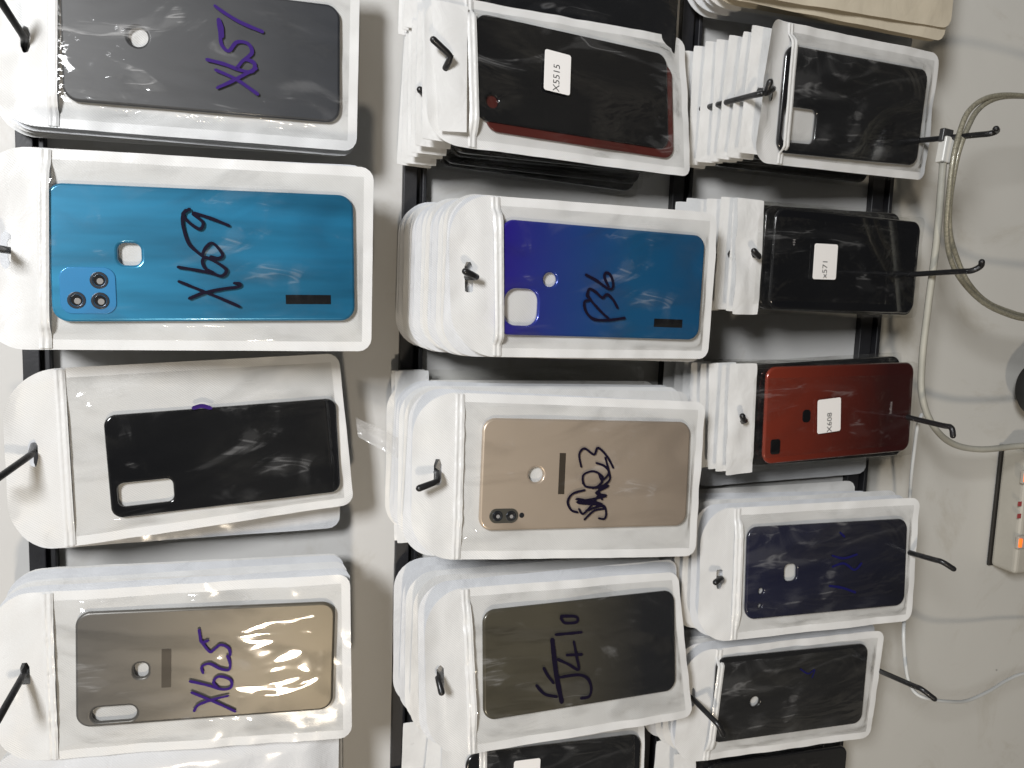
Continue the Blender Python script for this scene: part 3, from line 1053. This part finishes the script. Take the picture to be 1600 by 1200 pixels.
FR['B2'] = dict(pose=((0.0081, -0.0745, -0.2202), (4.5, 0.5, 0.6), 0.074, 0.1548), quad=[(700, 300), (1121, 333), (1107, 561), (706, 557)], slot=(733, 433), film=F[0], seed=6, rt=0.03,
    shell=VIOL, holes=[('r', (815, 480), 0.0238, 0.0232, 0.008), ('c', (860, 437), 0.0046)], ink=[(ink_B2, 0.0022, M_INK)], slot_w=0.022,
    parts=[('rect', 'black_label', (1044, 505), 0.0058, 0.0232, 0.0002, 0, 0.0002, 0.00003, M_TAPE)],
    bag_label='front zip bag of the thickest stack, holding the violet-to-teal cover', cover_label='violet fading to teal phone cover with square camera cutout')
FR['B3'] = dict(pose=((-0.1248, -0.0705, -0.2165), (1.0, 4.9, 1.9), 0.076, 0.1577), quad=[(646, 611), (1102, 628), (1087, 869), (641, 876)], slot=(684, 738), film=F[0], seed=7, rt=0.03,
    shell=GOLD, holes=[('c', (838, 742), 0.0052)], ink=[(ink_B3, 0.0019, M_INK)], slot_w=0.020,
    parts=[('rect', 'black_label', (878, 740), 0.0285, 0.0046, 0.0002, 0, 0.0002, 0.00003, M_DARKTAPE),
           ('rect', 'camera_panel', (787, 806), 0.0098, 0.0205, 0.0048, -0.0002, 0.0006, 0.0003, simple('grey_brown_panel', (0.10, 0.095, 0.08), 0.3, 0.4)),
           ('lens', (777, 806), 0.0036), ('lens', (798, 806), 0.0036), ('disc', 'flash_window', (815, 805), 0.0018, 0, 0.0003, M_RING)],
    bag_label='creamy white zip bag holding the gold cover with scribbled-out writing', cover_label='matte gold phone cover with pill-shaped dual camera')
FR['B4'] = dict(pose=((-0.2583, -0.0652, -0.2216), (4.7, 8.5, 0.7), 0.076, 0.1556), quad=[(660, 924), (1058, 893), (1083, 1120), (668, 1190)], slot=(688, 1060), film=F[2], seed=8, rt=0.03,
    shell=BLACK_BROWN_REFL, ink=[(ink_B4, 0.0024, M_INK), (ink_B4w, 0.0042, M_INK)], slot_w=0.018, curl=0.003,
    bag_label='zip bag holding the brownish black cover lettered in black marker', cover_label='brownish black phone cover with faint black marker letters')
FR['C1'] = dict(pose=((0.1532, -0.0314, -0.4463), (10.5, -4.0, -2.3), 0.077, 0.1607), scale=0.975, quad=[(1192, 26), (1468, 84), (1443, 282), (1174, 253)], slot=(1203, 140), film=F[4], seed=9, zip=0.024,
    shell=BLACK2, holes=[('r', (1250, 196), 0.0245, 0.0330, 0.005)], curl=0.010, rt=0.016,
    bag_label='zip bag with curled top, hung in front of the fanned white header strips', cover_label='black phone cover in the curled zip bag, rectangular camera cutout')
FR['C2'] = dict(pose=((0.0325, -0.0354, -0.4481), (8.3, 0.1, 0.0), 0.077, 0.1607), scale=0.985, quad=[(1153, 309), (1444, 340), (1431, 497), (1144, 491)], slot=(1178, 397), film=M_FILM_H, seed=10, header=True, header_px=(1197, 400), header_len=0.025,
    shell=BLACK, fall=0.004, parts=[('sticker', (1288, 409), 0.0272, 0.0245, 1.0, 'x571', 0.0072, (-0.0055, 0.0000)), ('print', (1241, 379), '+H', 0.004, 0)],
    bag_label='clear header bag holding the plain black cover with a printed sticker', cover_label='plain gloss black phone cover with printed white sticker in header bag')
FR['C3'] = dict(pose=((-0.0852, -0.0507, -0.4411), (7.2, 1.0, -1.2), 0.075, 0.1579), quad=[(1140, 568), (1433, 565), (1426, 710), (1133, 743)], slot=(1160, 656), film=M_FILM_H, seed=11, header=True, header_px=(1185, 655), header_len=0.026,
    shell=RED, fall=0.004, parts=[('sticker', (1294, 649), 0.0270, 0.0245, 3.0, 'X608', 0.0072, (-0.0055, -0.0005)), ('print', (1392, 637), 'Infinix', 0.0042, 0),
        ('rect', 'camera_panel', (1211, 698), 0.0115, 0.009, 0.002, -0.0003, 0.0008, 0.0003, M_TAPE), ('rect', 'fingerprint_pad', (1260, 650), 0.0100, 0.0080, 0.003, -0.0003, 0.0004, 0.0002, M_TAPE)],
    bag_label='clear header bag holding the dark red cover', cover_label='dark red phone cover with printed white sticker')
FR['C4'] = dict(pose=((-0.2111, -0.0602, -0.4335), (-0.3, 4.3, 0.1), 0.073, 0.1526), quad=[(1096, 796), (1436, 777), (1423, 970), (1090, 1006)], slot=(1124, 905), film=F[4], seed=12, rt=0.026,
    shell=NAVY, holes=[('r', (1236, 895), 0.0135, 0.0110, 0.004), ('c', (1190, 924), 0.0022), ('c', (1188, 947), 0.0016)], ink=[(ink_C4, 0.0022, M_BLUEINK)],
    bag_label='zip bag holding the navy cover, faint blue ink on it', cover_label='navy blue phone cover with small round cutouts')
FR['C5'] = dict(pose=((-0.3293, -0.0345, -0.4285), (0.6, 1.3, 1.0), 0.073, 0.1524), scale=0.98, quad=[(1070, 1019), (1381, 984), (1360, 1152), (1049, 1196)], slot=(1081, 1090), film=F[4], seed=13, rt=0.026,
    shell=BLACK2, holes=[('c', (1180, 1097), 0.0042)], ink=[(ink_C5, 0.0015, M_BLUEINK)],
    bag_label='zip bag below the navy cover bag, holding a black cover with one round hole', cover_label='black phone cover with one round hole, nearest the bottom bare hook')

def pose_px(p, y, w_, l_, ang):
    q = at_y(p, y)
    return ((q[0], q[1], q[2]), ang, w_, l_)

FR['B5'] = dict(pose=pose_px((868, 1240), -0.030, 0.078, 0.150, (3, 6, 3)), quad=[(690, 1138), (1007, 1122), (1004, 1340), (690, 1360)], slot=(716, 1250), film=F[4], seed=14, rt=0.02,
    shell=BLACK2, parts=[('sticker', (822, 1212), 0.026, 0.022, 0, '', 0.005, (0, 0))],
    bag_label='white-edged zip bag at the bottom edge holding a dark grey cover', cover_label='dark cover at the bottom edge with a plain white sticker')
FR['C6'] = dict(pose=pose_px((1215, 1243), -0.020, 0.074, 0.150, (3, 3, 3)), quad=[(1052, 1178), (1312, 1158), (1306, 1330), (1052, 1340)], slot=(1068, 1255), film=M_FILM_H, seed=15, header=True, header_px=(1100, 1200), header_len=0.022,
    shell=BLACK, fall=0.004,
    bag_label='clear header bag with a black cover at the bottom edge near bare hooks', cover_label='black cover in the header bag at the bottom edge near bare hooks')

for k, d in FR.items():
    d['ang'] = d['pose'][1]
    front_bag(d)

# a second, dark red cover sits in the same bag under the black one
d = FR['B1']
p = d['pose_o']
c_ = p.loc((905, 135), -0.007)
o = link('back_cover', plate('cover_shell', rrect(0.0735 * 0.965, 0.158 * 0.965, 0.009, 10, -0.0062, -0.0066), [], -0.0041, -0.0020, 0.0008), None, REDEDGE, p.mat())
prop(o, 'maroon phone cover showing as a rim beneath the black stickered cover', 'phone cover', GROUP_COVER)

# ------------------------------------------------------------------ the stacks behind
stack(FR['A1'], 3, 0, 'the purple-marked grey cover', jit=1.0)
stack(FR['A2'], 3, 0, 'the bright blue cover', jit=0.8)
da = dict(FR['A3'])
da['ang'] = (3.5, 1.0, -0.5)
da['S'] = np.array(da['S']) + np.array([-0.009, 0.006, -0.002])
stack(da, 1, 0, 'the cover with the white camera cutout', jit=0.1, lean=3, thick=0.004)
stack(FR['A4'], 6, 0, 'the bronze mirror cover', jit=1.5)
stack(FR['B1'], 6, 1, 'the red-edged black cover', kind='header', jit=3, shell=BLACK2, W=0.088, L=0.190, dx=-0.014)
stack(FR['B2'], 13, 1, 'the violet-to-teal cover', jit=0.8)
stack(FR['B3'], 6, 1, 'the gold cover', jit=1.6)
da = dict(FR['B3'])
da['S'] = at_y((650, 716), -0.008)
da['ang'] = (0, 1, 1); da['seed'] = 31
stack(da, 2, 1, 'the gold cover stack', kind='header', jit=4, W=0.128, L=0.200, thick=0.004, place='at the back of')
stack(FR['B4'], 5, 1, 'the brown-reflecting black cover', jit=2.2)
stack(FR['B5'], 2, 1, 'the stickered cover at the bottom edge', kind='header', jit=5, shell=BLACK2, W=0.085, L=0.185, dx=0.015)
stack(FR['C1'], 7, 2, 'the curled zip bag', kind='header', jit=3, shell=BLACK2, W=0.088, L=0.185, dx=-0.006)
stack(FR['C2'], 6, 2, 'the plain black cover', kind='header', jit=1.6, shell=BLACK2)
stack(FR['C3'], 7, 2, 'the dark red cover', kind='header', jit=2.0, shell=BLACK2)
da = dict(FR['C3'])
da['S'] = at_y((1150, 668), 0.002)
da['ang'] = (0, 0, -2); da['seed'] = 33; da['slot_uv'] = (0, 0.013)
stack(da, 1, 2, 'the red cover stack, its corner showing beneath', jit=0.5, W=0.100, L=0.185, thick=0.003, place='at the back of')
stack(FR['C4'], 6, 2, 'the navy cover', jit=1.4)
stack(FR['C5'], 5, 2, 'the black cover with one round hole', jit=1.8)
stack(FR['C6'], 1, 2, 'the black cover near the bottom edge', kind='header', jit=2, shell=BLACK2)

def loose_stack(px, y, n, rail, what, **k):
    q = at_y(px, y)
    d_ = dict(S=q, ang=k.pop('ang', (2, 1, 0)), seed=k.pop('seed'), W=k.pop('W', 0.115), L=k.pop('L', 0.215), slot_uv=(0, 0.013))
    stack(d_, n, rail, what, place=k.pop('place', 'of the cut-off stack'), **k)
loose_stack((8, 1330), -0.050, 4, 0, 'below the bronze mirror cover', seed=21, jit=1.2)
loose_stack((668, -75), -0.020, 4, 1, 'beside the red-edged black cover', kind='header', seed=22, jit=1.5, shell=BLACK2, W=0.095, L=0.210)
loose_stack((1165, -132), -0.055, 7, 2, 'above the curled zip bag', seed=23, jit=1.6, W=0.100, L=0.215, mat=[M_CREAM, M_CREAM, M_CREAM, M_PEARL[2], M_PEARL[1], M_PEARL[1], M_PEARL[1]], thick=0.003)

# ------------------------------------------------------------------ hooks through the stacks
def tips(d, *pp):
    out = []
    for (px, e_) in pp:
        out.append(at_y(px, d['S'][1] - e_))
    return out
HK = [('A1', 0, [((-10, -15), 0.030)], 'hook through the bag of the smoky grey cover in the corner'),
      ('A2', 0, [((-20, 386), 0.022), ((-45, 380), 0.024)], 'hook through the bag of the bright blue cover'),
      ('A3', 0, [((-10, 752), 0.030), ((-35, 757), 0.03)], 'hook through the tilted bag of the cover with white camera cutout'),
      ('A4', 0, [((-5, 1128), 0.032)], 'hook through the shiny bag of the bronze mirror cover'),
      ('B1', 1, [((705, 88), 0.009), ((677, 62), 0.013)], 'hook with angled tip on the white flap of the red-edged cover bag'),
      ('B2', 1, [((745, 433), 0.008), ((727, 424), 0.012)], 'hook seen end-on in the slot of the violet-to-teal cover bag'),
      ('B3', 1, [((684, 752), 0.010), ((655, 763), 0.014)], 'hook in the slot of the gold cover bag'),
      ('B4', 1, [((684, 1058), 0.006), ((690, 1082), 0.012)], 'hook in the slot of the brown-reflecting black cover bag'),
      ('C1', 2, [((1196, 147), 0.010), ((1203, 128), 0.014)], 'hook in front of the curled zip bag'),
      ('C2', 2, [((1186, 402), 0.006), ((1178, 392), 0.010)], 'hook in the header of the plain black cover bag'),
      ('C3', 2, [((1162, 658), 0.006), ((1160, 650), 0.009)], 'hook in the header of the dark red cover bag'),
      ('C4', 2, [((1127, 903), 0.008), ((1118, 910), 0.012)], 'hook in the slot of the navy cover bag'),
      ('C5', 2, [((1122, 1132), 0.030), ((1130, 1148), 0.031)], 'long hook crossing the black cover bag with one round hole'),
      ('B5', 1, [((722, 1252), 0.008)], 'hook of the bottom-edge bag with the plain white sticker'),
      ('C6', 2, [((1075, 1258), 0.008)], 'hook of the bottom-edge header bag')]
for k, rl, tp, lab in HK:
    d = FR[k]
    hook(d['S'] + np.array([0, 0, 0.0008]), rl, tips(d, *tp), 'black plastic ' + lab)
# hook behind the red-edged bag whose stub shows at its upper edge
s = at_y((662, 150), -0.028)
hook(s, 1, [at_y((656, 140), -0.036)], 'short black hook stub showing beside the red-edged cover bag')
s = at_y((1165, 152), -0.052)
hook(s, 2, [at_y((1190, 146), -0.070)], 'black hook rod crossing the fanned white header strips')

# bare hooks on the lowest rail
BARE = [((1372, 222), [((1545, 209), -0.098), ((1557, 205), -0.101), ((1556, 201), -0.106)], 'topmost bare black hook, with the cable plug hung on it'),
        ((1368, 432), [((1518, 423), -0.096), ((1532, 416), -0.100), ((1534, 409), -0.103)], 'bare black hook crossed by the coiled cable strands'),
        ((1362, 636), [((1486, 668), -0.088), ((1489, 681), -0.090)], 'bare black hook beside the dark red cover, tip bent down'),
        ((1345, 838), [((1472, 878), -0.090), ((1490, 889), -0.094)], 'bare black hook beside the navy cover'),
        ((1335, 1022), [((1440, 1077), -0.088), ((1460, 1092), -0.094)], 'lowest bare black hook, with the thin white cable looped round it')]
for bp, tp, lab in BARE:
    B = at_y(bp, WALL - 0.01)
    t = bpy.data.objects.new('display_hook', None)
    COL.objects.link(t)
    t.location = (B[0], WALL - 0.008, RAILS[3])
    prop(t, lab, 'hook', 'black plastic hooks on the rails')
    link('base_plate', boxmesh('base_plate', 0.013, 0.003, 0.016, 0.001, (0, -0.0025, 0)), t, M_HOOK)
    B0_ = np.array(t.location)
    pts = [np.zeros(3)] + [at_y(p_, y_) - B0_ for p_, y_ in tp]
    mid = pts[0] * 0.5 + pts[1] * 0.5
    pts.insert(1, mid)
    pts.insert(2, pts[0] * 0.1 + pts[2] * 0.9)
    link('rod', tube('rod', pts, 0.0022, 12, True, 5), t, M_HOOK)

# ------------------------------------------------------------------ cables
M_CABLE = simple('grey_beige_cable', (0.36, 0.35, 0.30), 0.45, 0, 0, 40, 0.15)
M_BRAID = simple('clear_shielded_cable', (0.24, 0.225, 0.17), 0.35, 0.2, 0.4, 700, 0.35, 0.3, 900)
M_WCABLE = simple('white_cable', (0.55, 0.56, 0.55), 0.4)
def P3(lst):
    return [tuple(at_y(p, y)) for p, y in lst]
t = bpy.data.objects.new('usb_cable', None)
COL.objects.link(t)
t.location = tuple(at_y((1475, 240), -0.06))
prop(t, 'beige cable with rectangular plug hanging from the topmost bare hook', 'cable')
def child_tube(name, pts, r, mat, parent, sub=8, seg=10):
    o_ = np.array(parent.location)
    return link(name, tube(name, [np.array(p) - o_ for p in pts], r, seg, True, sub), parent, mat)
child_tube('lead', P3([((1474, 244), -0.060), ((1471, 290), -0.058), ((1463, 380), -0.052), ((1450, 480), -0.045), ((1441, 560), -0.04), ((1441, 620), -0.04), ((1458, 665), -0.04),
                       ((1488, 693), -0.038), ((1530, 702), -0.034), ((1580, 698), -0.03), ((1640, 690), -0.028), ((1760, 660), -0.02)]), lambda s_: 0.0028 if s_ > 0.03 else 0.0033, M_CABLE, t)
o_ = np.array(t.location)
ax = np.array(at_y((1474, 244), -0.060)) - np.array(at_y((1480, 205), -0.060))
pl = link('plug', boxmesh('plug', 0.020, 0.008, 0.011, 0.0012), t, simple('plug_plastic', (0.60, 0.59, 0.55), 0.35))
pl.location = tuple(np.array(at_y((1478, 235), -0.060)) - o_)
pl.rotation_euler = (0, math.radians(6), 0)
pl2 = link('plug_shell', boxmesh('plug_shell', 0.010, 0.0045, 0.010, 0.0008), t, simple('dark_plug_shell', (0.05, 0.05, 0.05), 0.4, 0.3))
pl2.location = tuple(np.array(at_y((1478, 212), -0.060)) - o_)
pl2.rotation_euler = (0, math.radians(6), 0)

t = bpy.data.objects.new('coiled_cable', None)
COL.objects.link(t)
t.location = tuple(at_y((1490, 330), -0.07))
prop(t, 'shiny grey cable looped in two strands over the bare hooks', 'cable')
child_tube('strand', P3([((1760, 190), -0.06), ((1660, 160), -0.065), ((1590, 149), -0.070), ((1545, 152), -0.072), ((1515, 172), -0.074), ((1500, 205), -0.076), ((1489, 250), -0.078), ((1482, 310), -0.075),
                         ((1479, 360), -0.07), ((1484, 400), -0.065), ((1500, 435), -0.062), ((1530, 468), -0.06), ((1565, 488), -0.058), ((1610, 500), -0.055), ((1700, 505), -0.05)]), 0.0020, M_BRAID, t)
child_tube('strand', P3([((1760, 175), -0.06), ((1660, 158), -0.063), ((1605, 151), -0.068), ((1560, 153), -0.070), ((1530, 170), -0.072), ((1512, 200), -0.074), ((1496, 245), -0.074), ((1485, 310), -0.07),
                         ((1484, 360), -0.065), ((1494, 400), -0.06), ((1512, 440), -0.058), ((1540, 470), -0.055), ((1575, 486), -0.052), ((1610, 494), -0.05), ((1700, 498), -0.05)]), 0.0020, M_BRAID, t)

t = bpy.data.objects.new('thin_cable', None)
COL.objects.link(t)
t.location = tuple(at_y((1417, 1000), -0.05))
prop(t, 'thin white cable running past the navy cover to the lowest bare hook', 'cable')
child_tube('lead', P3([((1440, 648), -0.035), ((1434, 665), -0.04), ((1429, 700), -0.03), ((1424, 745), -0.02), ((1421, 800), -0.005), ((1420, 870), -0.005), ((1416, 940), -0.03), ((1412, 985), -0.055), ((1414, 1030), -0.058), ((1420, 1065), -0.06),
                       ((1432, 1084), -0.066), ((1452, 1092), -0.070), ((1480, 1096), -0.066), ((1510, 1095), -0.055), ((1545, 1080), -0.045), ((1575, 1062), -0.035), ((1610, 1050), -0.03), ((1720, 1030), -0.02)]), 0.00155, M_WCABLE, t)

# ------------------------------------------------------------------ extension socket, black plug, plastic strip
M_SOCK = simple('aged_white_plastic', (0.40, 0.38, 0.33), 0.45, 0, 0, 14, 0.10, 0.08, 200)
M_SEAM = simple('dark_base', (0.02, 0.018, 0.015), 0.6)
M_NEON = simple('neon_orange', (1.0, 0.16, 0.02), 0.4, 0, 0, emit=1.1)
M_REDMARK = simple('red_mark', (0.30, 0.05, 0.05), 0.5)
pz = at_y((1640, 795), WALL - 0.012)
t = bpy.data.objects.new('extension_socket', None)
COL.objects.link(t)
ctr = np.array(at_y((1570, 795), WALL - 0.001))
t.location = tuple(ctr)
ang = math.atan2(-(at_y((1555, 890), 0)[2] - at_y((1576, 700), 0)[2]), (at_y((1576, 700), 0)[0] - at_y((1555, 890), 0)[0]))
prop(t, 'yellowed white extension socket block with glowing orange switches at the picture edge', 'socket block')
lenx = np.linalg.norm(np.array(at_y((1573, 703), WALL)) - np.array(at_y((1556, 892), WALL)))
R_ = Matrix.Rotation(-ang, 4, 'Y')
body = link('base', boxmesh('base', lenx + 0.001, 0.003, 0.0915, 0.0005, (0, 0.0125, -0.0460)), t, M_SEAM)
top = link('cover_plate', boxmesh('cover_plate', lenx, 0.0285, 0.090, 0.004, (0, -0.0033, -0.0460)), t, M_SOCK)
t.rotation_euler = (0, -ang, 0)
bpy.context.view_layer.update()
inv = t.matrix_world.inverted()
def on_sock(px, y=WALL - 0.021):
    return inv @ Vector(at_y(px, y))
for p_, col_ in (((1601, 746), M_NEON), ((1593, 848), M_NEON)):
    q = on_sock(p_)
    fr_ = link('rocker_switch', boxmesh('rocker_switch', 0.013, 0.004, 0.018, 0.0012, (q.x, -0.0185, q.z - 0.007)), t, simple('rocker_shell', (0.40, 0.36, 0.31), 0.35))
    link('neon_window', boxmesh('neon_window', 0.0085, 0.0016, 0.0035, 0.0004, (q.x, -0.0210, q.z)), fr_, col_)
for p_ in ((1596, 788), (1595, 807)):
    q = on_sock(p_)
    link('red_mark', boxmesh('red_mark', 0.0045, 0.0006, 0.0045, 0.0001, (q.x, -0.0182, q.z)), t, M_REDMARK)

c = np.array(at_y((1638, 607), -0.0))
bm = bmesh.new()
bmesh.ops.create_cone(bm, cap_ends=True, segments=48, radius1=0.028, radius2=0.026, depth=0.03)
bmesh.ops.bevel(bm, geom=[e_ for e_ in bm.edges if len(e_.link_faces) == 2 and e_.calc_face_angle(0) > 0.8], offset=0.004, segments=3, affect='EDGES')
me = bpy.data.meshes.new('round_plug'); bm.to_mesh(me); bm.free()
o = link('round_plug', smooth(me), None, simple('black_rubber', (0.01, 0.01, 0.011), 0.55, 0, 0, 0, 0, 0.1, 300))
o.location = tuple(c)
o.rotation_euler = (math.radians(90), 0, 0)
prop(o, 'round black plug cut off by the picture edge above the extension socket', 'plug')
lk = link('cord', tube('cord', [(0, 0, -0.012), (0.0, -0.01, -0.03), (0.0, -0.03, -0.06), (0.01, -0.07, -0.10)], 0.003, 10, True, 6), o, M_HOOK)

# loose strip of clear film between the black cover bag and the gold cover bag
q4 = [((556, 652), -0.02), ((622, 684), -0.030), ((620, 716), -0.030), ((560, 683), -0.02)]
A_, B_, C_, D_ = [np.array(at_y(*q)) for q in q4]
vs, fs = [], []
for j in range(9):
    for i in range(13):
        u, v = i / 12, j / 8
        p_ = (A_ * (1 - u) + B_ * u) * (1 - v) + (D_ * (1 - u) + C_ * u) * v
        p_ = p_ + np.array([0, 0.003 * math.sin(v * 3.0) + 0.0015 * noise.noise(Vector((u * 4, v * 3, 1))), 0])
        vs.append(p_ - A_)
for j in range(8):
    for i in range(12):
        a = j * 13 + i
        fs.append((a, a + 1, a + 14, a + 13))
o = link('plastic_strip', mesh('plastic_strip', vs, fs), None, film('milky_strip', 0.28, 0.5, 40, 0.15, streak=0.2, tint=0.95))
o.location = tuple(A_)
prop(o, 'loose strip of milky film bridging the black cover bag and gold cover stack', 'plastic strip')
